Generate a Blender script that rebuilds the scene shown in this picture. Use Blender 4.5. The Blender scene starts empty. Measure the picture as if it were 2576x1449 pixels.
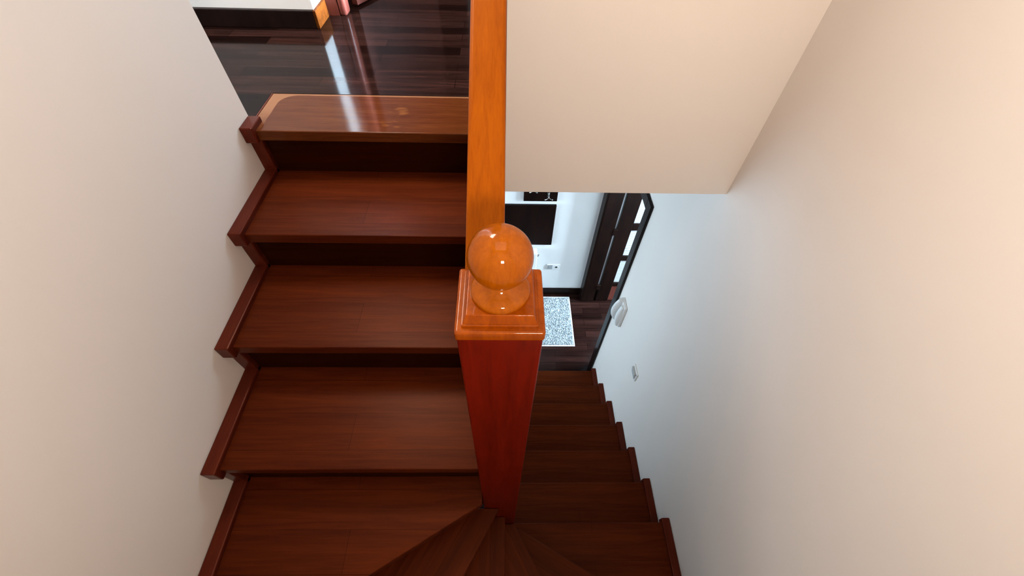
import bpy, bmesh, math, random
from mathutils import Vector, Matrix
random.seed(7)
S = bpy.context.scene
COL = S.collection
ZC = 3.586            # camera height above the lower floor
RISE = 0.175

# ------------------------------------------------------------------ camera
FPX = 1035.079
PITCH, ROLL, YAW = 0.91052, 0.035736, -0.036184
def cam_axes():
    cp, sp = math.cos(PITCH), math.sin(PITCH)
    f = Vector((0, cp, -sp)); u = Vector((0, sp, cp)); r = Vector((1, 0, 0))
    cr, sr = math.cos(ROLL), math.sin(ROLL)
    r, u = cr * r + sr * u, cr * u - sr * r
    M = Matrix.Rotation(YAW, 3, 'Z')
    return M @ r, M @ u, M @ f
_r, _u, _f = cam_axes()
cd = bpy.data.cameras.new('camera'); cam = bpy.data.objects.new('camera', cd); COL.objects.link(cam)
cd.sensor_fit = 'HORIZONTAL'; cd.sensor_width = 36.0; cd.lens = FPX / 2576 * 36.0
cd.clip_start = 0.02
mw = Matrix((( _r.x, _u.x, -_f.x, 0), (_r.y, _u.y, -_f.y, 0), (_r.z, _u.z, -_f.z, ZC), (0, 0, 0, 1)))
cam.matrix_world = mw
S.camera = cam

# ------------------------------------------------------------------ world, lights, exposure
S.view_settings.view_transform = 'Standard'
S.view_settings.look = 'None'
S.view_settings.gamma = 1.0
S.view_settings.use_curve_mapping = False
S.view_settings.exposure = 0.0
w = bpy.data.worlds.new('world'); S.world = w; w.use_nodes = True
w.node_tree.nodes['Background'].inputs[0].default_value = (0.75, 0.85, 1, 1)
w.node_tree.nodes['Background'].inputs[1].default_value = 0.05

def lamp(name, kind, loc, power, color, size=0.1, size_y=None, target=None, spread=180):
    d = bpy.data.lights.new(name, kind); d.energy = power; d.color = color
    if kind == 'AREA':
        d.shape = 'RECTANGLE'; d.size = size; d.size_y = size_y or size; d.spread = math.radians(spread)
    else:
        d.shadow_soft_size = size
    o = bpy.data.objects.new(name, d); COL.objects.link(o)
    o.location = (loc[0], loc[1], loc[2] + ZC)
    if target is not None:
        v = Vector(target) - Vector(loc)
        o.rotation_euler = v.to_track_quat('-Z', 'Y').to_euler()
    return o
WARM = (1.0, 0.87, 0.75); COOL = (0.62, 0.82, 1.0)
lamp('stairwell_assumed_ceiling_light', 'AREA', (0.05, 0.15, 1.40), 6, WARM, 1.1, 0.9, target=(0.05, 0.15, 0))  # assumed soft overhead light; no fixture is built
lamp('stair_assumed_wall_light', 'AREA', (0.14, -0.55, 0.16), 17.5, (1.0, 0.85, 0.715), 0.17, 0.17, target=(0.10, 0.6, 0.32))  # assumed lamp behind the camera, inferred from the ball's highlight
lamp('hall_assumed_ceiling_light', 'AREA', (-0.98, 1.80, 1.68), 76, (1.0, 0.92, 0.84), 0.9, 0.6, target=(-0.80, 1.70, 0))  # assumed lamp, inferred from the shading on the upper treads
lamp('hall_end_beam', 'AREA', (1.10, 2.2, 0.15), 90, COOL, 0.12, 1.5, target=(-0.86, 2.2, 0.05), spread=14)  # narrow beam added to brighten the end of the hall wall
lamp('hall_side_added_light', 'AREA', (1.10, 2.9, 0.5), 55, COOL, 0.8, 1.4, target=(-0.85, 1.3, -0.1))  # added to cool the left wall near the hall; no window is built
lamp('hall_front_added_light', 'AREA', (-1.45, 1.42, 0.1), 4, COOL, 0.8, 1.3, target=(-1.45, 2.1, -0.2), spread=120)  # added area light facing the hall wall; its daylight is assumed
lamp('lower_hall_added_light', 'AREA', (-2.25, 1.75, -2.1), 68, COOL, 1.0, 1.3, target=(0.2, 2.7, -2.6))  # added area light for assumed cool daylight; no window stands here
lamp('vestibule_added_light', 'AREA', (2.9, 2.15, -1.9), 390, COOL, 0.8, 1.5, target=(1.1, 2.7, -2.7))  # added to brighten the door panes and the wall behind; source unseen

# ------------------------------------------------------------------ helpers
def new_mat(name):
    m = bpy.data.materials.new(name); m.use_nodes = True
    return m, m.node_tree, m.node_tree.nodes['Principled BSDF']
def plain(name, col, rough=0.5, metal=0.0, coat=0.0, bump=0.0, bscale=200):
    m, t, b = new_mat(name)
    b.inputs['Base Color'].default_value = (*col, 1); b.inputs['Roughness'].default_value = rough
    b.inputs['Metallic'].default_value = metal; b.inputs['Coat Weight'].default_value = coat
    if bump:
        tc = t.nodes.new('ShaderNodeTexCoord'); n = t.nodes.new('ShaderNodeTexNoise'); n.inputs['Scale'].default_value = bscale
        n.inputs['Detail'].default_value = 4
        bp = t.nodes.new('ShaderNodeBump'); bp.inputs['Strength'].default_value = bump; bp.inputs['Distance'].default_value = 0.002
        t.links.new(tc.outputs['Object'], n.inputs['Vector']); t.links.new(n.outputs['Fac'], bp.inputs['Height'])
        t.links.new(bp.outputs['Normal'], b.inputs['Normal'])
    return m
def wood(name, c1, c2, stretch=(1.5, 26, 26), rough=0.3, coat=0.0, coat_rough=0.05, spec=0.5, boards=None, bump=0.05, tint=None, coat_tint=None):
    m, t, b = new_mat(name)
    N, L = t.nodes, t.links
    tc = N.new('ShaderNodeTexCoord'); mp = N.new('ShaderNodeMapping'); mp.inputs['Scale'].default_value = stretch
    L.new(tc.outputs['Object'], mp.inputs['Vector'])
    n1 = N.new('ShaderNodeTexNoise'); n1.inputs['Scale'].default_value = 1.0; n1.inputs['Detail'].default_value = 6; n1.inputs['Roughness'].default_value = 0.62
    n1.inputs['Distortion'].default_value = 0.6
    L.new(mp.outputs['Vector'], n1.inputs['Vector'])
    n2 = N.new('ShaderNodeTexNoise'); n2.inputs['Scale'].default_value = 6.0; n2.inputs['Detail'].default_value = 3
    L.new(mp.outputs['Vector'], n2.inputs['Vector'])
    ad = N.new('ShaderNodeMath'); ad.operation = 'MULTIPLY_ADD'; ad.inputs[1].default_value = 0.35
    L.new(n2.outputs['Fac'], ad.inputs[0]); L.new(n1.outputs['Fac'], ad.inputs[2])
    rp = N.new('ShaderNodeValToRGB'); rp.color_ramp.elements[0].position = 0.48; rp.color_ramp.elements[1].position = 0.88
    rp.color_ramp.elements[0].color = (*c2, 1); rp.color_ramp.elements[1].color = (*c1, 1)
    L.new(ad.outputs[0], rp.inputs['Fac'])
    out = rp.outputs['Color']
    if boards:
        br = N.new('ShaderNodeTexBrick'); br.inputs['Scale'].default_value = 1.0
        br.inputs['Brick Width'].default_value = boards[0]; br.inputs['Row Height'].default_value = boards[1]
        br.inputs['Mortar Size'].default_value = boards[2]; br.inputs['Mortar Smooth'].default_value = 0.2
        br.inputs['Color1'].default_value = (boards[3],) * 3 + (1,); br.inputs['Color2'].default_value = (boards[4],) * 3 + (1,)
        br.inputs['Mortar'].default_value = (0.25, 0.25, 0.25, 1); br.offset = 0.37; br.inputs['Bias'].default_value = 0.0
        L.new(tc.outputs['Object'], br.inputs['Vector'])
        mx = N.new('ShaderNodeMix'); mx.data_type = 'RGBA'; mx.blend_type = 'MULTIPLY'; mx.inputs['Factor'].default_value = 1
        L.new(out, mx.inputs['A']); L.new(br.outputs['Color'], mx.inputs['B']); out = mx.outputs['Result']
    L.new(out, b.inputs['Base Color'])
    b.inputs['Roughness'].default_value = rough; b.inputs['Specular IOR Level'].default_value = spec
    b.inputs['Coat Weight'].default_value = coat; b.inputs['Coat Roughness'].default_value = coat_rough
    if coat_tint:
        b.inputs['Coat Tint'].default_value = (*coat_tint, 1); b.inputs['Coat IOR'].default_value = 1.4
    if tint: b.inputs['Specular Tint'].default_value = (*tint, 1)
    if bump:
        bp = N.new('ShaderNodeBump'); bp.inputs['Strength'].default_value = bump; bp.inputs['Distance'].default_value = 0.001
        L.new(ad.outputs[0], bp.inputs['Height']); L.new(bp.outputs['Normal'], b.inputs['Normal'])
    return m
def paint(name, col, bump=0.12):
    m, t, b = new_mat(name)
    N, L = t.nodes, t.links
    tc = N.new('ShaderNodeTexCoord')
    n = N.new('ShaderNodeTexNoise'); n.inputs['Scale'].default_value = 120; n.inputs['Detail'].default_value = 5
    n2 = N.new('ShaderNodeTexNoise'); n2.inputs['Scale'].default_value = 1.6; n2.inputs['Detail'].default_value = 3
    L.new(tc.outputs['Object'], n.inputs['Vector']); L.new(tc.outputs['Object'], n2.inputs['Vector'])
    rp = N.new('ShaderNodeValToRGB'); rp.color_ramp.elements[0].position = 0.3; rp.color_ramp.elements[1].position = 0.7
    rp.color_ramp.elements[0].color = (*[c * 0.965 for c in col], 1); rp.color_ramp.elements[1].color = (*col, 1)
    L.new(n2.outputs['Fac'], rp.inputs['Fac']); L.new(rp.outputs['Color'], b.inputs['Base Color'])
    bp = N.new('ShaderNodeBump'); bp.inputs['Strength'].default_value = bump; bp.inputs['Distance'].default_value = 0.0015
    L.new(n.outputs['Fac'], bp.inputs['Height']); L.new(bp.outputs['Normal'], b.inputs['Normal'])
    b.inputs['Roughness'].default_value = 0.62
    return m

def box(bm, x0, x1, y0, y1, z0, z1, bev=0.0, seg=2):
    """box in camera-relative height; bevelled on its own"""
    vs = [bm.verts.new((x, y, z + ZC)) for z in (z0, z1) for y in (y0, y1) for x in (x0, x1)]
    fs = [(0, 2, 3, 1), (4, 5, 7, 6), (0, 1, 5, 4), (2, 6, 7, 3), (0, 4, 6, 2), (1, 3, 7, 5)]
    F = [bm.faces.new([vs[i] for i in f]) for f in fs]
    if bev:
        E = list({e for f in F for e in f.edges})
        bmesh.ops.bevel(bm, geom=E, offset=bev, segments=seg, profile=0.5, affect='EDGES')
    return bm
def prism(bm, pts, z0, z1, bev=0.0, seg=2):
    """polygon in plan (counter-clockwise), extruded in height"""
    lo = [bm.verts.new((p[0], p[1], z0 + ZC)) for p in pts]; hi = [bm.verts.new((p[0], p[1], z1 + ZC)) for p in pts]
    n = len(pts)
    F = [bm.faces.new(hi), bm.faces.new(lo[::-1])]
    for i in range(n):
        F.append(bm.faces.new((lo[i], lo[(i + 1) % n], hi[(i + 1) % n], hi[i])))
    if bev:
        E = list({e for e in F[0].edges} | {e for e in F[1].edges})
        bmesh.ops.bevel(bm, geom=E, offset=bev, segments=seg, profile=0.5, affect='EDGES')
    return bm
def prism_x(bm, pts, x0, x1):
    """polygon in (y,z), extruded in x"""
    a = [bm.verts.new((x0, p[0], p[1] + ZC)) for p in pts]; b = [bm.verts.new((x1, p[0], p[1] + ZC)) for p in pts]
    n = len(pts); bm.faces.new(a[::-1]); bm.faces.new(b)
    for i in range(n):
        bm.faces.new((a[i], a[(i + 1) % n], b[(i + 1) % n], b[i]))
    return bm
def lathe(bm, prof, cx, cy, seg=64):
    rings = []
    for r, z in prof:
        if r < 1e-6:
            rings.append([bm.verts.new((cx, cy, z + ZC))])
        else:
            rings.append([bm.verts.new((cx + r * math.cos(2 * math.pi * k / seg), cy + r * math.sin(2 * math.pi * k / seg), z + ZC)) for k in range(seg)])
    for a, b in zip(rings, rings[1:]):
        for k in range(seg):
            k2 = (k + 1) % seg
            if len(a) == 1: bm.faces.new((a[0], b[k2], b[k]))
            elif len(b) == 1: bm.faces.new((a[k], a[k2], b[0]))
            else: bm.faces.new((a[k], a[k2], b[k2], b[k]))
    return bm
def tube(bm, pts, rad, seg=10):
    pts = [Vector(p) for p in pts]; rings = []
    for i, p in enumerate(pts):
        d = (pts[min(i + 1, len(pts) - 1)] - pts[max(i - 1, 0)]).normalized()
        a = d.orthogonal().normalized(); b = d.cross(a)
        if rings and abs(d.dot(Vector((0, 1, 0)))) < 0.999:
            a = Vector((0, 1, 0)).cross(d).normalized(); b = d.cross(a)
        r = rad[i] if isinstance(rad, (list, tuple)) else rad
        rings.append([bm.verts.new(p + a * r * math.cos(2 * math.pi * k / seg) + b * r * math.sin(2 * math.pi * k / seg) + Vector((0, 0, ZC))) for k in range(seg)])
    for A, B in zip(rings, rings[1:]):
        for k in range(seg):
            bm.faces.new((A[k], A[(k + 1) % seg], B[(k + 1) % seg], B[k]))
    bm.faces.new(rings[0][::-1]); bm.faces.new(rings[-1])
    return bm
def empty(name, loc, label=None, cat=None, kind=None, group=None):
    o = bpy.data.objects.new(name, None); COL.objects.link(o)
    o.location = (loc[0], loc[1], loc[2] + ZC); o.empty_display_size = 0.05
    tag(o, label, cat, kind, group); return o
def tag(o, label=None, cat=None, kind=None, group=None):
    if label: o['label'] = label
    if cat: o['category'] = cat
    if kind: o['kind'] = kind
    if group: o['group'] = group
    return o
def wloc(o):
    v = Vector(o.location)
    while o.parent: o = o.parent; v += o.location
    return v
def obj(name, bm, mat, parent=None, smooth=False, origin=None):
    me = bpy.data.meshes.new(name)
    bmesh.ops.recalc_face_normals(bm, faces=bm.faces[:])
    off = wloc(parent) if parent else Vector((0, 0, 0))
    o = bpy.data.objects.new(name, me); COL.objects.link(o)
    if origin is not None:
        org = Vector((origin[0], origin[1], origin[2] + ZC)); o.location = org - off; off = org
    for v in bm.verts: v.co -= off
    bm.to_mesh(me); bm.free()
    if smooth:
        for p in me.polygons: p.use_smooth = True
        me.set_sharp_from_angle(angle=math.radians(40))
    if smooth == 'flat':
        md = o.modifiers.new('even_shading', 'WEIGHTED_NORMAL'); md.keep_sharp = True; md.weight = 80
    me.materials.append(mat)
    if parent: o.parent = parent
    return o
def B(*a, **k): return box(bmesh.new(), *a, **k)
def structure(name, bm, mat, label=None, parent=None):
    o = obj(name, bm, mat, parent)
    if parent is None: tag(o, label, None, 'structure')
    return o

# ------------------------------------------------------------------ materials
M_wall = paint('warm_white_wall_paint', (0.82, 0.755, 0.695))
M_white = paint('cool_white_wall_paint', (0.80, 0.80, 0.79))
M_ceil = paint('ceiling_paint', (0.8, 0.77, 0.73))
M_tread = wood('mahogany_tread_wood', (0.086, 0.0140, 0.0026), (0.044, 0.0064, 0.0018), stretch=(2.0, 34, 34), rough=0.36, spec=0.09, tint=(1, 0.52, 0.34), boards=(1.3, 0.115, 0.0006, 1.0, 0.86))
M_tread_low = M_tread
M_trim = wood('mahogany_trim_wood', (0.085, 0.0125, 0.005), (0.050, 0.0065, 0.003), stretch=(30, 3, 30), rough=0.28, spec=0.2, tint=(1, 0.6, 0.45))
M_banister = wood('polished_amber_wood', (0.265, 0.056, 0.0012), (0.17, 0.031, 0.0008), stretch=(60, 60, 4), rough=0.3, spec=0.15, tint=(1, 0.5, 0.2), coat=0.4, coat_rough=0.06, coat_tint=(0.95, 0.7, 0.3), bump=0.03)
M_shaft = wood('polished_red_amber_wood', (0.125, 0.0055, 0.0010), (0.075, 0.0032, 0.0006), stretch=(60, 60, 4), rough=0.34, spec=0.1, tint=(1, 0.4, 0.2), coat=0.08, coat_rough=0.15, bump=0.03)
M_rail = wood('polished_amber_rail_wood', (0.31, 0.071, 0.001), (0.225, 0.045, 0.0005), stretch=(60, 4, 14), rough=0.42, spec=0.1, tint=(1, 0.5, 0.1), coat=0.03, coat_rough=0.25, bump=0.03)
M_dark = wood('dark_wenge_wood', (0.012, 0.005, 0.0035), (0.005, 0.0025, 0.002), stretch=(20, 20, 3), rough=0.35, spec=0.1)
M_door_red = wood('red_brown_door_wood', (0.16, 0.04, 0.028), (0.09, 0.02, 0.014), stretch=(20, 20, 2), rough=0.3)
M_floor = wood('dark_parquet', (0.020, 0.0075, 0.0055), (0.006, 0.0025, 0.0021), stretch=(2.2, 40, 40), rough=0.10, spec=0.10, boards=(0.52, 0.072, 0.0012, 1.9, 0.4), bump=0.02)
M_floor_up = wood('dark_landing_parquet', (0.020, 0.0072, 0.0052), (0.0042, 0.0018, 0.0015), stretch=(2.2, 40, 40), rough=0.10, spec=0.055, boards=(0.52, 0.072, 0.0012, 1.9, 0.4), bump=0.02)
M_endgrain = wood('raw_end_grain_wood', (0.085, 0.022, 0.003), (0.035, 0.008, 0.001), stretch=(60, 60, 60), rough=0.7, spec=0.02)
M_plastic = plain('white_plastic', (0.78, 0.78, 0.76), 0.35)
M_plastic_grey = plain('grey_plastic', (0.32, 0.33, 0.34), 0.4)
M_black = plain('black_plastic', (0.01, 0.01, 0.01), 0.5)
M_steel = plain('brushed_steel', (0.62, 0.6, 0.57), 0.25, 1.0)
M_enamel = plain('white_radiator_enamel', (0.8, 0.8, 0.79), 0.3)

def landing_tread_mat():
    """landing nosing board: same wood, paler along its back and left edges, scuffs in the middle"""
    m = wood('landing_board_wood', (0.098, 0.026, 0.0065), (0.054, 0.0115, 0.0032), stretch=(3.0, 42, 42), rough=0.12, spec=0.15, tint=(1, 0.7, 0.5), bump=0.03)
    t = m.node_tree; N, L = t.nodes, t.links; b = N['Principled BSDF']
    src = b.inputs['Base Color'].links[0].from_socket
    tc = [n for n in N if n.type == 'TEX_COORD'][0]
    sx = N.new('ShaderNodeSeparateXYZ'); L.new(tc.outputs['Object'], sx.inputs[0])
    nz = N.new('ShaderNodeTexNoise'); nz.inputs['Scale'].default_value = 18; L.new(tc.outputs['Object'], nz.inputs['Vector'])
    def math_(op, a, b_=None, c=None):
        n = N.new('ShaderNodeMath'); n.operation = op
        for i, v in enumerate((a, b_, c)):
            if v is None: continue
            if isinstance(v, (int, float)): n.inputs[i].default_value = v
            else: L.new(v, n.inputs[i])
        return n.outputs[0]
    # object origin: board's left back corner; x to the right, y towards the landing (negative = towards the stairs)
    wob = math_('MULTIPLY_ADD', nz.outputs['Fac'], 0.02, -0.01)
    ax = math_('MAXIMUM', math_('SUBTRACT', 0.10, sx.outputs['X']), 0)
    ay = math_('MAXIMUM', math_('ADD', sx.outputs['Y'], 0.075), 0)
    d = math_('ADD', math_('POWER', math_('ADD', math_('POWER', math_('DIVIDE', ax, 0.060), 2), math_('POWER', math_('DIVIDE', ay, 0.062), 2)), 0.5), math_('MULTIPLY', wob, 4))
    pale_band = math_('SMOOTHSTEP', d, 0.97, 1.05) if False else math_('LESS_THAN', 1.0, d)  # band along the left and back edges, paler than the board
    mx = N.new('ShaderNodeMix'); mx.data_type = 'RGBA'; mx.inputs['B'].default_value = (0.27, 0.125, 0.06, 1)
    fade = math_('MINIMUM', math_('MAXIMUM', math_('MULTIPLY_ADD', sx.outputs['Y'], 7.0, 1.75), 0), 1)
    L.new(math_('MULTIPLY', math_('MULTIPLY', pale_band, fade), 0.7), mx.inputs['Factor']); L.new(src, mx.inputs['A'])
    # scuffed patches
    ex = math_('DIVIDE', math_('SUBTRACT', sx.outputs['X'], 0.475), 0.05)
    ey = math_('DIVIDE', math_('ADD', sx.outputs['Y'], 0.15), 0.085)
    e = math_('ADD', math_('POWER', ex, 2), math_('POWER', ey, 2))
    mp = N.new('ShaderNodeMapping'); mp.inputs['Scale'].default_value = (9, 34, 1); L.new(tc.outputs['Object'], mp.inputs['Vector'])
    n3 = N.new('ShaderNodeTexNoise'); n3.inputs['Scale'].default_value = 1.2; L.new(mp.outputs['Vector'], n3.inputs['Vector'])
    sc = math_('MULTIPLY', math_('MINIMUM', math_('MAXIMUM', math_('MULTIPLY_ADD', e, -1.6, 1.7), 0), 1), math_('MINIMUM', math_('MAXIMUM', math_('MULTIPLY_ADD', n3.outputs['Fac'], 9.0, -4.9), 0), 1))
    mx2 = N.new('ShaderNodeMix'); mx2.data_type = 'RGBA'; mx2.inputs['B'].default_value = (0.30, 0.11, 0.025, 1)
    L.new(math_('MULTIPLY', sc, 0.4), mx2.inputs['Factor']); L.new(mx.outputs['Result'], mx2.inputs['A'])
    L.new(mx2.outputs['Result'], b.inputs['Base Color'])
    return m
M_landing = landing_tread_mat()

# ------------------------------------------------------------------ measured layout (camera-relative)
XL, XR = -0.8771, 0.8523
SL, SR = XL + 0.0012, XR - 0.0012      # the staircase stops a hair short of the walls
YL, GL = 0.3094, 0.3143          # front of the wall string at the first upper tread, going
YR, GR = 0.3523, 0.2273
GI = 0.0216; PR = 0.018          # string set-back at risers; how far the string stands proud
FL = -ZC                         # lower floor
def zk(k): return FL + RISE * k  # top of the k-th step
LAND = zk(16)
YB = 1.2431                      # stairwell end wall
ZS = -1.0065                     # its lower edge / lower ceiling
CEIL = 1.72
YF = -0.58                       # wall behind the camera
YBACK = 2.71                     # lower back wall
YW = 1.338                       # left wall's end

# ------------------------------------------------------------------ room shell
structure('wall_left', B(XL - 0.14, XL, YF - 0.1, YW, FL, CEIL), M_wall)
bm = bmesh.new()
OP0, OP1, OPT = 1.80, 2.63, -1.60      # door opening in the right wall
box(bm, XR, XR + 0.115, YF - 0.1, YB + 0.12, FL, CEIL)
box(bm, XR, XR + 0.115, YB + 0.12, OP0, FL, ZS)
box(bm, XR, XR + 0.115, OP0, OP1, OPT, ZS)
box(bm, XR, XR + 0.115, OP1, YBACK, FL, ZS)
structure('wall_right', bm, M_wall)
bm = bmesh.new()
box(bm, 0.0058, XR, YB, YB + 0.12, LAND + 0.018, CEIL)
box(bm, -0.029, XR, YB, YB + 0.12, ZS, LAND + 0.018)
structure('wall_stairwell', bm, M_wall)
structure('wall_front', B(XL - 0.14, XR + 0.115, YF - 0.1, YF, FL, CEIL), M_wall)
structure('wall_back', B(-2.5, 3.0, YBACK, YBACK + 0.12, FL, ZS), M_white)
structure('wall_lower_left', B(-2.6, -2.5, YW - 0.14, YBACK + 0.12, FL, ZS), M_white)
structure('wall_lower_return', B(-2.5, XL - 0.14, YW - 0.14, YW, FL, ZS), M_white)
structure('floor', B(-2.6, 3.0, YF - 0.1, YBACK + 0.12, FL - 0.1, FL), M_floor)
bm = bmesh.new(); box(bm, -2.6, -0.868, YW, 4.4, ZS, LAND); box(bm, -0.868, 1.15, 1.5225, 4.4, ZS, LAND)
box(bm, 0.0058, 1.15, YB + 0.12, 1.5225, ZS, LAND); box(bm, -0.868, 0.0058, YB + 0.12, 1.5225, ZS, LAND - 0.0395)
structure('floor_landing', bm, M_floor_up)
structure('ceiling_upper', B(-2.6, 1.3, YF - 0.1, 4.5, CEIL, CEIL + 0.1), M_ceil)
structure('wall_hall', B(-2.6, -0.862, 2.135, 2.268, LAND, CEIL), M_white)
structure('wall_hall_left', B(-2.7, -2.6, YW - 0.14, 4.5, LAND, CEIL), M_white)
structure('wall_hall_return', B(-2.6, XL - 0.14, YW - 0.14, YW, LAND, CEIL), M_white)
structure('wall_hall_far', B(-2.6, 1.3, 4.4, 4.5, LAND, CEIL), M_white)
structure('wall_hall_right', B(1.15, 1.25, YB + 0.12, 4.4, LAND, CEIL), M_white)
# vestibule beyond the opening
structure('wall_vestibule_right', B(3.0, 3.1, 0.5, YBACK + 0.12, FL, ZS), M_white)
structure('wall_vestibule_front', B(XR + 0.115, 3.0, 0.5, 0.6, FL, ZS), M_white)
structure('ceiling_vestibule', B(XR + 0.115, 3.0, 0.5, YBACK + 0.12, ZS, ZS + 0.1), M_ceil)
# skirtings
structure('baseboard_back', B(-2.5, XR, YBACK - 0.014, YBACK, FL, FL + 0.105, bev=0.003), M_dark)
structure('baseboard_vestibule', B(XR + 0.115, 3.0, YBACK - 0.014, YBACK, FL, FL + 0.105, bev=0.003), M_dark)
bh = structure('baseboard_hall', B(-2.6, -0.862, 2.113, 2.135, LAND, LAND + 0.072, bev=0.003), M_dark)
structure('trim_1', B(-0.862, -0.848, 2.113, 2.266, LAND, LAND + 0.072, bev=0.002), M_endgrain)

# ------------------------------------------------------------------ doorway in the lower right wall
d1 = empty('door_1', (XR + 0.06, 2.2, FL), kind='structure')
cas = bmesh.new()
for (y0, y1) in ((OP0 - 0.02, OP0 + 0.052),):
    box(cas, XR - 0.018, XR, y0, y1, FL, OPT + 0.06, bev=0.004)
box(cas, XR - 0.018, XR, OP1 - 0.02, YBACK - 0.001, FL, OPT + 0.06, bev=0.004)
obj('casing', cas, M_dark, d1)
obj('head_casing', B(XR - 0.018, XR, OP0 + 0.052, OP1 - 0.02, OPT - 0.012, OPT + 0.06, bev=0.004), M_dark, d1)
jb = bmesh.new()
box(jb, XR - 0.002, XR + 0.125, OP0, OP0 + 0.022, FL, OPT)
box(jb, XR - 0.002, XR + 0.122, OP1 - 0.022, OP1, FL, OPT)
box(jb, XR - 0.002, XR + 0.122, OP0 + 0.022, OP1 - 0.022, OPT - 0.022, OPT)
obj('jamb', jb, M_dark, d1)
# the leaf, swung open against the back wall, glazed in four lights
DX0, DX1, DY0, DY1 = 0.999, 1.765, 2.614, 2.648
rows = [(-3.274, -2.937), (-2.869, -2.536), (-2.455, -2.122), (-2.048, -1.72)]
lf = bmesh.new()
box(lf, DX0, DX0 + 0.130, DY0, DY1, FL + 0.008, -1.615, bev=0.003)
box(lf, DX1 - 0.130, DX1, DY0, DY1, FL + 0.008, -1.615, bev=0.003)
box(lf, DX0 + 0.130, DX1 - 0.130, DY0, DY1, -1.72, -1.615, bev=0.003)
for a, b in zip(rows, rows[1:]):
    box(lf, DX0 + 0.130, DX1 - 0.130, DY0 + 0.003, DY1 - 0.003, a[1], b[0], bev=0.003)
box(lf, DX0 + 0.130, DX1 - 0.130, DY0, DY1, -3.33, -3.274, bev=0.003)
leaf = obj('door_leaf', lf, M_dark, d1)
obj('lower_panel', B(DX0 + 0.130, DX1 - 0.130, DY0 + 0.012, DY1 - 0.012, FL + 0.008, -3.33), M_door_red, d1)
def ribbed_glass():
    m = bpy.data.materials.new('ribbed_glass'); m.use_nodes = True; t = m.node_tree; N, L = t.nodes, t.links
    for n in list(N): N.remove(n)
    out = N.new('ShaderNodeOutputMaterial'); mx = N.new('ShaderNodeMixShader'); mx2 = N.new('ShaderNodeMixShader')
    tr = N.new('ShaderNodeBsdfTransparent'); df = N.new('ShaderNodeBsdfTranslucent'); gl = N.new('ShaderNodeBsdfGlossy'); d2 = N.new('ShaderNodeBsdfDiffuse')
    gl.inputs['Roughness'].default_value = 0.15
    tc = N.new('ShaderNodeTexCoord'); wv = N.new('ShaderNodeTexWave'); wv.wave_type = 'BANDS'; wv.bands_direction = 'Z'; wv.inputs['Scale'].default_value = 14
    wv.inputs['Distortion'].default_value = 0.3
    L.new(tc.outputs['Object'], wv.inputs['Vector'])
    rp = N.new('ShaderNodeValToRGB'); rp.color_ramp.elements[0].position = 0.05; rp.color_ramp.elements[0].color = (0.45, 0.5, 0.53, 1)
    rp.color_ramp.elements[1].position = 0.35; rp.color_ramp.elements[1].color = (0.98, 0.99, 1, 1)
    L.new(wv.outputs['Fac'], rp.inputs['Fac']); L.new(rp.outputs['Color'], tr.inputs['Color']); L.new(rp.outputs['Color'], d2.inputs['Color'])
    mx.inputs[0].default_value = 0.45; L.new(tr.outputs[0], mx.inputs[1]); L.new(d2.outputs[0], mx.inputs[2])
    mx2.inputs[0].default_value = 0.04; L.new(mx.outputs[0], mx2.inputs[1]); L.new(gl.outputs[0], mx2.inputs[2])
    L.new(mx2.outputs[0], out.inputs['Surface'])
    return m
M_glass = ribbed_glass()
for z0, z1 in rows:
    obj('glass_pane', B(DX0 + 0.130, DX1 - 0.130, 2.629, 2.633, z0, z1), M_glass, leaf)
for z in (-1.75, -2.548, -3.335):
    obj('hinge', B(0.968, 1.004, 2.60, 2.62, z - 0.035, z + 0.035, bev=0.003), M_dark, leaf)
hd = bmesh.new(); box(hd, 1.66, 1.70, DY0 - 0.008, DY0, -2.66, -2.46, bev=0.002)
tube(hd, [(1.68, DY0, -2.54), (1.68, DY0 - 0.05, -2.54), (1.57, DY0 - 0.055, -2.54)], 0.009)
obj('handle', hd, M_steel, leaf)

# ------------------------------------------------------------------ upper hall door
d2 = empty('door_2', (-0.80, 2.29, LAND), kind='structure')
fr = bmesh.new(); box(fr, -0.862, -0.797, 2.270, 2.34, LAND, 1.28, bev=0.003)
obj('casing', fr, M_door_red, d2)
fr = bmesh.new(); box(fr, -0.796, -0.760, 2.268, 2.335, LAND, 1.28, bev=0.012, seg=4)
obj('jamb', fr, M_door_red, d2, smooth=True)
lf = bmesh.new(); prism(lf, [(-0.765, 2.40), (-0.735, 2.385), (-0.42, 3.02), (-0.45, 3.035)], LAND + 0.01, 1.26, bev=0.002)
obj('door_leaf', lf, M_door_red, d2)
d3 = empty('door_3', (-0.45, 4.38, LAND), kind='structure')
fr = bmesh.new(); box(fr, -0.62, -0.34, 4.36, 4.40, LAND, 1.3, bev=0.004)
obj('casing', fr, M_dark, d3)
obj('door_leaf', B(-1.45, -0.62, 4.37, 4.40, LAND + 0.01, 1.3, bev=0.003), M_door_red, d3)

# ------------------------------------------------------------------ staircase
st = empty('staircase', (0, 0.31, FL), 'dark mahogany wooden staircase with winder steps turning around the newel post', 'staircase')
NT = 0.038
def tread(pts, k, mat=M_tread, origin=None, ang=0.0):
    b_ = prism(bmesh.new(), pts, zk(k) - NT, zk(k), bev=0.004, seg=3)
    if origin is None:
        cx = sum(p[0] for p in pts) / len(pts); cy = sum(p[1] for p in pts) / len(pts); origin = (cx, cy, zk(k) - NT)
    o = obj('tread', b_, mat, st, smooth='flat', origin=origin)
    if ang:
        R = Matrix.Rotation(-ang, 4, 'Z'); o.data.transform(R); o.rotation_euler.z = ang
    return o
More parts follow.
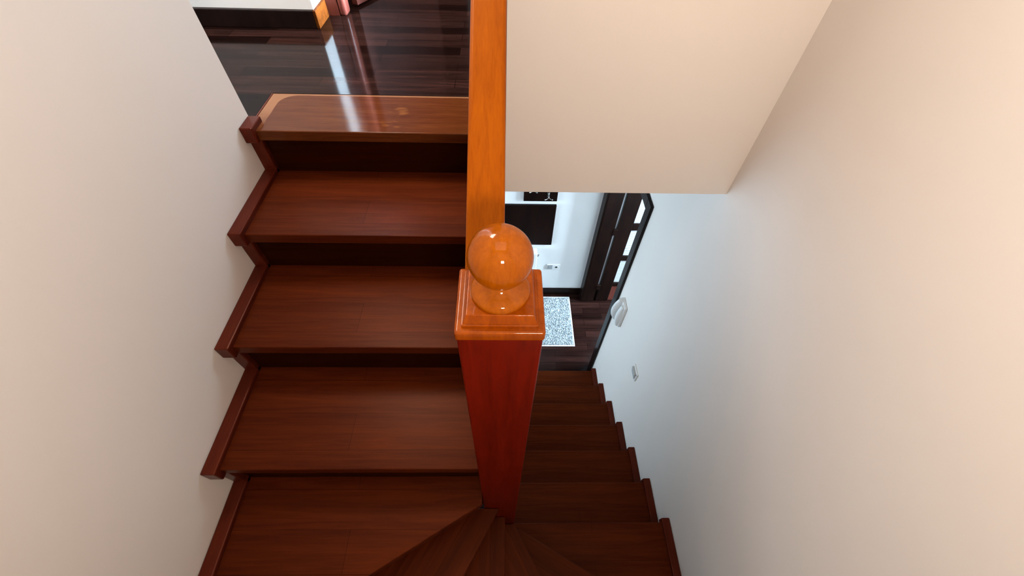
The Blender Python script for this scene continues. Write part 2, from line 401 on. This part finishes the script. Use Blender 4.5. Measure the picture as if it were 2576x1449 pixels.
# upper flight: L1..L4
XI = -0.058
for i in range(4):
    k = 13 + i; yf = YL + i * GL + PR
    yb = yf + GL + 0.03 if i < 3 else 1.5215
    XQ = -0.063 if i == 0 else XI
    if i == 3:
        tread([(-0.862, yf), (-0.031, yf), (-0.031, yb), (-0.862, yb)], k, M_landing, origin=(-0.862, yb, LAND))
    else:
        tread([(SL, yf), (XQ, yf), (XQ, yb), (SL, yb)], k)
    obj('riser', B(SL, XQ, yf + GI, yf + GI + 0.018, zk(k - 1), zk(k) - NT), M_tread, st, origin=(-0.4, yf + GI, zk(k - 1)))
obj('filler_board', B(-0.8675, -0.8625, 1.345, 1.5225, LAND - 0.03, LAND - 0.0005), M_trim, st)
# wall string on the left wall
def ws_left():
    b_ = bmesh.new(); x0, x1 = SL, XL + 0.044
    box(b_, x0, x1, -0.235, YL + GI + 0.02, zk(12) - 0.038, zk(12) + PR, bev=0.004, seg=2)
    box(b_, x0, x1, -0.21, -0.18, zk(11), zk(12) - 0.03, bev=0.004, seg=2)
    box(b_, x0, x1, YF + 0.003, -0.19, zk(11) - 0.038, zk(11) + PR, bev=0.004, seg=2)
    for i in range(4):
        y = YL + i * GL; z = zk(13 + i) + PR
        ye = y + GL + GI + 0.02 if i < 3 else 1.333
        box(b_, x0, x1, y, ye, z - 0.056, z, bev=0.004, seg=2)
        box(b_, x0, x1, y + GI, y + GI + 0.03, z - RISE - 0.02, z - 0.05, bev=0.004, seg=2)
    return b_
obj('wall_string', ws_left(), M_trim, st, origin=(XL, 0.5, zk(12)))
# winders: nosing lines through a point with a heading
W = 0.62
lines = {12: ((-0.066, 0.263), 210), 11: ((-0.016, 0.268), 240), 10: ((0.0145, 0.255), 270), 9: ((0.073, 0.249), 300), 8: ((0.155, 0.247), 331)}
def clip(poly, p, n):
    out = []
    for a, b_ in zip(poly, poly[1:] + poly[:1]):
        da = (a[0] - p[0]) * n[0] + (a[1] - p[1]) * n[1]; db = (b_[0] - p[0]) * n[0] + (b_[1] - p[1]) * n[1]
        if da >= 0: out.append(a)
        if (da >= 0) != (db >= 0):
            t = da / (da - db); out.append((a[0] + t * (b_[0] - a[0]), a[1] + t * (b_[1] - a[1])))
    return out
def shifted(ln, s):
    (p, h) = ln; a = math.radians(h); up = (math.sin(a), -math.cos(a))   # normal towards the higher side
    return (p[0] + up[0] * s, p[1] + up[1] * s), up
for k in (12, 11, 10, 9, 8, 7):
    poly = [(SL, YF + .002), (SR, YF + .002), (SR, 0.36), (SL, 0.36)]
    if k == 12: poly = clip(poly, (0, YL + PR + GI + 0.018), (0, -1))
    elif k == 7:
        poly = [(0.057, YF + .002), (SR, YF + .002), (SR, YR - PR), (0.057, YR - PR)]
    if k < 12:
        p, up = shifted(lines[k + 1], 0.06); poly = clip(poly, p, (-up[0], -up[1]))
    if k > 7:
        p, up = shifted(lines[k], 0.0); poly = clip(poly, p, up)
    if k == 12: poly = clip(poly, (-0.063, 0), (-1, 0))
    elif k > 7: poly = clip(poly, (0, 0.2825), (0, -1))
    poly = [q for j, q in enumerate(poly) if (Vector(q) - Vector(poly[j - 1])).length > 1e-5]
    ang = 0.0 if k in (12, 7) else math.radians(lines[k][1] - 180)
    tread(poly, k, M_tread, ang=ang)
    if k > 7:
        (px, py), h = lines[k]; a = math.radians(h); u_ = Vector((math.cos(a), math.sin(a)))
        p, up = shifted(lines[k], 0.028)
        q0 = Vector(p) - u_ * 0.05
        big = [(q0.x, q0.y), (q0.x + up[0] * .018, q0.y + up[1] * .018)]
        strip = [tuple(q0), tuple(q0 + u_ * 1.4), tuple(q0 + u_ * 1.4 + Vector(up) * .018), tuple(q0 + Vector(up) * .018)]
        for pp, nn in (((SL, 0), (1, 0)), ((SR, 0), (-1, 0)), ((0, YF + .002), (0, 1)), ((-0.063, 0), (-1, 0)) if k == 12 else ((0, 0.2825), (0, -1))): strip = clip(strip, pp, nn)
        obj('riser', prism(bmesh.new(), strip, zk(k - 1), zk(k) - NT), M_tread, st, origin=(px, py, zk(k - 1)))
# lower flight
for i in range(7):
    k = 7 - i; yf = YR + i * GR - PR
    if i > 0:
        yb = yf - GR - 0.03
        tread([(0.012, yb), (SR, yb), (SR, yf), (0.012, yf)], k)
    obj('riser', B(0.057 if i == 0 else 0.012, SR, yf - 0.022 - 0.018, yf - 0.022, zk(k - 1), zk(k) - NT), M_tread, st, origin=(0.4, yf, zk(k - 1)))
def ws_right():
    b_ = bmesh.new(); x0, x1 = XR - 0.040, SR
    for i in range(7):
        y = YR + i * GR; z = zk(7 - i) + PR
        y0 = y - GR - GI - 0.02 if i else -0.18
        box(b_, x0, x1, y0, y, z - 0.056, z, bev=0.004, seg=2)
        box(b_, x0, x1, y - GI - 0.03, y - GI, z - RISE - (0.02 if i < 6 else -0.018), z - 0.05, bev=0.004, seg=2)
    return b_
obj('wall_string', ws_right(), M_trim, st, origin=(XR, 1.0, zk(4)))
# closed strings at the open sides and the soffit below the upper flight
def outer_string(x0, x1):
    pts = [(0.394, zk(12) - 0.14), (YB - .002, zk(15) + 0.02 - 0.12), (YB - .002, zk(16) - NT)]
    for i in (3, 2, 1):
        y = YL + i * GL + PR + GI + 0.018
        pts += [(y, zk(13 + i) - NT), (y, zk(12 + i) - NT)]
    pts += [(0.40, zk(13) - NT), (0.394, zk(13) - NT)]
    return prism_x(bmesh.new(), pts, x0, x1)
obj('outer_string', outer_string(XI - 0.006, XI + 0.026), M_trim, st)
obj('soffit_panel', prism_x(bmesh.new(), [(0.36, zk(12) - 0.16), (0.36, zk(12) - 0.18), (YB - .002, zk(15) - 0.12), (YB - .002, zk(15) - 0.10)], SL, XI - 0.008), M_ceil, st)

# ------------------------------------------------------------------ banister
PX, PY = -0.0035, 0.338
bn = empty('banister', (PX, PY, zk(10)), 'polished amber wood newel post with ball finial and sloping handrail', 'banister')
sh = B(PX - 0.0585, PX + 0.0585, PY - 0.0545, PY + 0.0545, zk(6) + 0.001, -0.478, bev=0.004, seg=3)
obj('newel_shaft', sh, M_shaft, bn, smooth='flat', origin=(PX, PY, -1.2))
cp_ = bmesh.new()
box(cp_, PX - 0.0605, PX + 0.0605, PY - 0.0565, PY + 0.0565, -0.480, -0.460, bev=0.0045, seg=4)
# raised, bevelled slab on the cap
def frustum(bm, hx0, hy0, z0, hx1, hy1, z1):
    lo = [bm.verts.new((PX + sx * hx0, PY + sy * hy0, z0 + ZC)) for sx, sy in ((-1, -1), (1, -1), (1, 1), (-1, 1))]
    hi = [bm.verts.new((PX + sx * hx1, PY + sy * hy1, z1 + ZC)) for sx, sy in ((-1, -1), (1, -1), (1, 1), (-1, 1))]
    F = [bm.faces.new(hi), bm.faces.new(lo[::-1])] + [bm.faces.new((lo[i], lo[(i + 1) % 4], hi[(i + 1) % 4], hi[i])) for i in range(4)]
    bmesh.ops.bevel(bm, geom=list({e for f in F for e in f.edges}), offset=0.0015, segments=2, profile=0.5, affect='EDGES')
box(cp_, PX - 0.0515, PX + 0.0515, PY - 0.0475, PY + 0.0475, -0.461, -0.455, bev=0.002)
frustum(cp_, 0.0495, 0.0455, -0.456, 0.0445, 0.0405, -0.441)
cap = obj('newel_cap', cp_, M_banister, bn, smooth='flat', origin=(PX, PY, -0.46))
BR = 0.0412; BZ = -0.374
prof = [(0, -0.4425), (0.0365, -0.4425), (0.0395, -0.441), (0.0405, -0.4375), (0.0395, -0.434), (0.0355, -0.4295), (0.028, -0.4255), (0.0215, -0.4215), (0.0185, -0.417)]
a0 = math.acos(-math.sqrt(max(0, 1 - (0.0185 / BR) ** 2)))
for j in range(1, 33):
    a = a0 * (1 - j / 32)
    prof.append((BR * math.sin(a) if j < 32 else 0, BZ + BR * math.cos(a)))
M_ball = wood('polished_amber_turned_wood', (0.33, 0.100, 0.002), (0.25, 0.070, 0.001), stretch=(130, 130, 9), rough=0.35, spec=0.02, tint=(1, 0.5, 0.2), coat=0.6, coat_rough=0.05, coat_tint=(0.85, 0.55, 0.10), bump=0.02)
obj('ball_finial', lathe(bmesh.new(), prof, PX, PY, 72), M_ball, bn, smooth=True, origin=(PX, PY, -0.44))
# handrail: rounded section swept along the slope
hr = bmesh.new()
sec = []
hw, hh, rr = 0.0305, 0.040, 0.007
for cx_, cz_, a_0 in ((hw - rr, -rr, 0), (-hw + rr, -rr, 90), (-hw + rr, -hh + rr, 180), (hw - rr, -hh + rr, 270)):
    for j in range(5):
        a = math.radians(a_0 + j * 22.5); sec.append((cx_ + rr * math.cos(a), cz_ + rr * math.sin(a)))
def rail_z(y): return -0.49 + 0.6 * (y - 0.40)
ends = []
for y, xc in ((PY + 0.052, -0.0285), (1.240, -0.0262)):
    ends.append([hr.verts.new((xc + s[0], y, rail_z(y) + s[1] * 1.17 + ZC)) for s in sec])
n = len(sec)
for i in range(n): hr.faces.new((ends[0][i], ends[0][(i + 1) % n], ends[1][(i + 1) % n], ends[1][i]))
hr.faces.new(ends[0]); hr.faces.new(ends[1][::-1])
obj('handrail', hr, M_rail, bn, smooth='flat', origin=(-0.028, 0.4, -0.49))
bp_ = prism_x(bmesh.new(), [(PY + 0.0555, zk(13) - 0.038), (PY + 0.0555, rail_z(PY + 0.0555) - 0.044), (1.235, rail_z(1.235) - 0.044), (1.235, zk(16) - 0.04), (1.235, zk(16) - 0.24), (0.9, zk(14) - 0.1)], -0.028, -0.006)  # unseen panel below the rail, added to block stray hall light
obj('light_block_panel', bp_, M_shaft, bn, origin=(-0.02, 0.4, zk(13)))
up_ = bmesh.new(); box(up_, -0.058, 0.0055, 1.237, 1.30, LAND + 0.019, 0.30, bev=0.002)
o = obj('upper_post', up_, M_dark, bn, origin=(-0.026, 1.27, LAND)); o['label'] = 'dark upper post'

# ------------------------------------------------------------------ things in the lower hall
# doormat
mt = empty('doormat', (0.40, 2.35, FL), 'grey shaggy doormat with white edging on the dark lower floor', 'doormat')
mx0, mx1, my0, my1 = 0.02, 0.722, 2.048, 2.66
bd = bmesh.new(); box(bd, mx0, mx1, my0, my0 + 0.012, FL, FL + 0.010, bev=0.003); box(bd, mx0, mx1, my1 - 0.012, my1, FL, FL + 0.010, bev=0.003)
box(bd, mx0, mx0 + 0.012, my0 + 0.012, my1 - 0.012, FL, FL + 0.010, bev=0.003); box(bd, mx1 - 0.012, mx1, my0 + 0.012, my1 - 0.012, FL, FL + 0.010, bev=0.003)
obj('border', bd, plain('white_binding', (0.75, 0.76, 0.76), 0.9, bump=0.3), mt)
pl = bmesh.new(); nx, ny = 110, 96; g = []
for j in range(ny + 1):
    row = []
    for i in range(nx + 1):
        x = mx0 + 0.012 + (mx1 - mx0 - 0.024) * i / nx; y = my0 + 0.012 + (my1 - my0 - 0.024) * j / ny
        inner = 0 < i < nx and 0 < j < ny
        row.append(pl.verts.new((x + (random.uniform(-.002, .002) if inner else 0), y + (random.uniform(-.002, .002) if inner else 0), FL + (0.010 + random.random() ** 1.6 * 0.016 if inner else 0.002) + ZC)))
    g.append(row)
for j in range(ny):
    for i in range(nx): pl.faces.new((g[j][i], g[j][i + 1], g[j + 1][i + 1], g[j + 1][i]))
mm, t_, b_ = new_mat('grey_shag_pile')
tc = t_.nodes.new('ShaderNodeTexCoord'); mp = t_.nodes.new('ShaderNodeMapping'); mp.inputs['Scale'].default_value = (170, 60, 60); mp.inputs['Rotation'].default_value = (0, 0, 0.45)
nn = t_.nodes.new('ShaderNodeTexNoise'); nn.inputs['Scale'].default_value = 1.0; nn.inputs['Detail'].default_value = 5; nn.inputs['Roughness'].default_value = 0.7
rp = t_.nodes.new('ShaderNodeValToRGB'); rp.color_ramp.elements[0].position = 0.38; rp.color_ramp.elements[1].position = 0.62
rp.color_ramp.elements[0].color = (0.06, 0.075, 0.085, 1); rp.color_ramp.elements[1].color = (0.64, 0.70, 0.72, 1)
t_.links.new(tc.outputs['Object'], mp.inputs['Vector']); t_.links.new(mp.outputs['Vector'], nn.inputs['Vector']); t_.links.new(nn.outputs['Fac'], rp.inputs['Fac'])
t_.links.new(rp.outputs['Color'], b_.inputs['Base Color']); b_.inputs['Roughness'].default_value = 0.95
o = obj('pile', pl, mm, mt); o['kind'] = 'stuff'

# coat rack and wall panel
cr = empty('coat_rack', (0.309, YBACK, -2.16), 'dark wooden coat rack board with metal hooks on the white lower wall', 'coat rack')
obj('board', B(0.168, 0.449, YBACK - 0.020, YBACK, -2.277, -2.02, bev=0.002), M_dark, cr)
def hook(x, z):
    b = bmesh.new(); y = YBACK - 0.020
    box(b, x - 0.011, x + 0.011, y - 0.004, y, z - 0.01, z + 0.05, bev=0.0015)
    tube(b, [(x, y, z + 0.02), (x, y - 0.030, z + 0.012), (x, y - 0.036, z + 0.005)], 0.0045)
    for s in (-1, 1):
        tube(b, [(x, y - 0.034, z + 0.006), (x + s * 0.012, y - 0.040, z - 0.002), (x + s * 0.026, y - 0.046, z - 0.007), (x + s * 0.032, y - 0.048, z - 0.004)], [0.005, 0.005, 0.0045, 0.0055])
    return b
obj('hook', hook(0.243, -2.142), M_steel, cr, smooth=True); obj('hook', hook(0.372, -2.215), M_steel, cr, smooth=True)
wp = obj('wall_panel', B(0.012, 0.452, YBACK - 0.022, YBACK, -2.80, -2.322, bev=0.002), M_dark, origin=(0.232, YBACK, -2.80))
tag(wp, 'square dark wooden panel on the white lower wall below the coat rack', 'wall panel')

# radiator below the panel
rd = empty('radiator', (0.05, YBACK - 0.06, FL + 0.12), 'white sectional radiator on the lower wall behind the newel post', 'radiator')
for i in range(8):
    x = 0.290 - i * 0.08
    b = bmesh.new()
    box(b, x - 0.032, x + 0.032, YBACK - 0.095, YBACK - 0.083, -3.40, -2.86, bev=0.004)
    box(b, x - 0.031, x + 0.031, YBACK - 0.095, YBACK - 0.02, -2.868, -2.845, bev=0.006)
    box(b, x - 0.006, x + 0.006, YBACK - 0.085, YBACK - 0.03, -3.40, -2.86)
    box(b, x - 0.032, x + 0.032, YBACK - 0.034, YBACK - 0.026, -3.40, -2.86, bev=0.003)
    obj('section', b, M_enamel, rd)
for z in (-2.90, -3.36):
    obj('header_pipe', tube(bmesh.new(), [(-0.31, YBACK - 0.058, z), (0.335, YBACK - 0.058, z)], 0.017, 14), M_enamel, rd, smooth=True)
b = bmesh.new(); tube(b, [(0.328, YBACK - 0.058, -2.90), (0.342, YBACK - 0.058, -2.90)], 0.012, 12)
obj('plug', b, M_plastic_grey, rd, smooth=True)
for x in (-0.2, 0.24): obj('bracket', B(x - 0.01, x + 0.01, YBACK - 0.03, YBACK, -3.0, -2.97), M_enamel, rd)

# double socket
sk = empty('wall_socket', (0.505, YBACK, -3.13), 'white double power socket low on the lower wall', 'socket')
obj('plate', B(0.440, 0.572, YBACK - 0.009, YBACK, -3.168, -3.095, bev=0.003), M_plastic, sk)
obj('cover_flap', B(0.450, 0.496, YBACK - 0.014, YBACK - 0.008, -3.160, -3.103, bev=0.002), M_plastic_grey, sk)
b = bmesh.new()
def ydisc(b, x, z, r0, r1, y0, y1, seg=24):
    rr_ = [[b.verts.new((x + r * math.cos(2 * math.pi * k / seg), y, z + r * math.sin(2 * math.pi * k / seg) + ZC)) for k in range(seg)] for r, y in ((r0, y0), (r1, y1))]
    for k in range(seg): b.faces.new((rr_[0][k], rr_[0][(k + 1) % seg], rr_[1][(k + 1) % seg], rr_[1][k]))
    b.faces.new(rr_[1]); b.faces.new(rr_[0][::-1])
ydisc(b, 0.535, -3.131, 0.023, 0.021, YBACK - 0.0085, YBACK - 0.0115)
obj('socket_insert', b, M_plastic, sk)
b = bmesh.new(); ydisc(b, 0.535, -3.131, 0.013, 0.013, YBACK - 0.0112, YBACK - 0.0122)
obj('pin_hole', b, M_black, sk)

# intercom on the right wall
ic = empty('intercom', (XR, 1.65, -2.40), 'white intercom handset mounted on the right wall beside the dark doorway', 'intercom')
obj('base_plate', B(XR - 0.022, XR, 1.597, 1.702, -2.515, -2.285, bev=0.006, seg=3), M_plastic, ic, smooth=True)
def lobe(yc, z0, z1, wy, d, x0):
    b = bmesh.new(); nseg = 20; rows_ = []
    for i in range(nseg + 1):
        s = i / nseg; z = z0 + (z1 - z0) * s
        bulge = 0.40 + 0.60 * math.sin(math.pi * min(max(s, 0.02), 0.98)) ** 0.75
        r_ = []
        for k in range(13):
            a = math.pi * k / 12
            r_.append(b.verts.new((x0 - d * bulge * math.sin(a) ** 0.7, yc + wy * (0.72 + 0.28 * math.sin(math.pi * s)) * math.cos(a), z + ZC)))
        rows_.append(r_)
    for A, B_ in zip(rows_, rows_[1:]):
        for k in range(12): b.faces.new((A[k], A[k + 1], B_[k + 1], B_[k]))
        b.faces.new((A[12], A[0], B_[0], B_[12]))
    b.faces.new(rows_[0]); b.faces.new(rows_[-1][::-1])
    return b
obj('handset', lobe(1.678, -2.51, -2.285, 0.022, 0.056, XR - 0.020), M_plastic, ic, smooth=True)
obj('speaker_housing', lobe(1.622, -2.51, -2.29, 0.023, 0.036, XR - 0.020), M_plastic, ic, smooth=True)
b = bmesh.new(); tube(b, [(XR - 0.03, 1.678, -2.495), (XR - 0.035, 1.690, -2.53), (XR - 0.02, 1.698, -2.56), (XR - 0.012, 1.690, -2.52), (XR - 0.012, 1.684, -2.50)], 0.0025, 6)
obj('cord', b, M_plastic_grey, ic, smooth=True)

# light switch on the right wall
sw = empty('light_switch', (XR, 1.18, -2.393), 'small white light switch on the right wall above the lower steps', 'light switch')
obj('plate', B(XR - 0.009, XR, 1.138, 1.222, -2.435, -2.351, bev=0.002), M_plastic, sw)
b = prism_x(bmesh.new(), [(0, 0)] * 0 or [(1.150, -2.424), (1.210, -2.424), (1.210, -2.362), (1.150, -2.362)], XR - 0.010, XR - 0.0085)
for v in b.verts:
    if v.co.x < XR - 0.0095: v.co.x = XR - (0.012 if v.co.z - ZC < -2.39 else 0.022)
obj('rocker', b, plain('shaded_white_plastic', (0.46, 0.47, 0.46), 0.4), sw)  # white rocker greyed in its base colour to imitate shade on its face
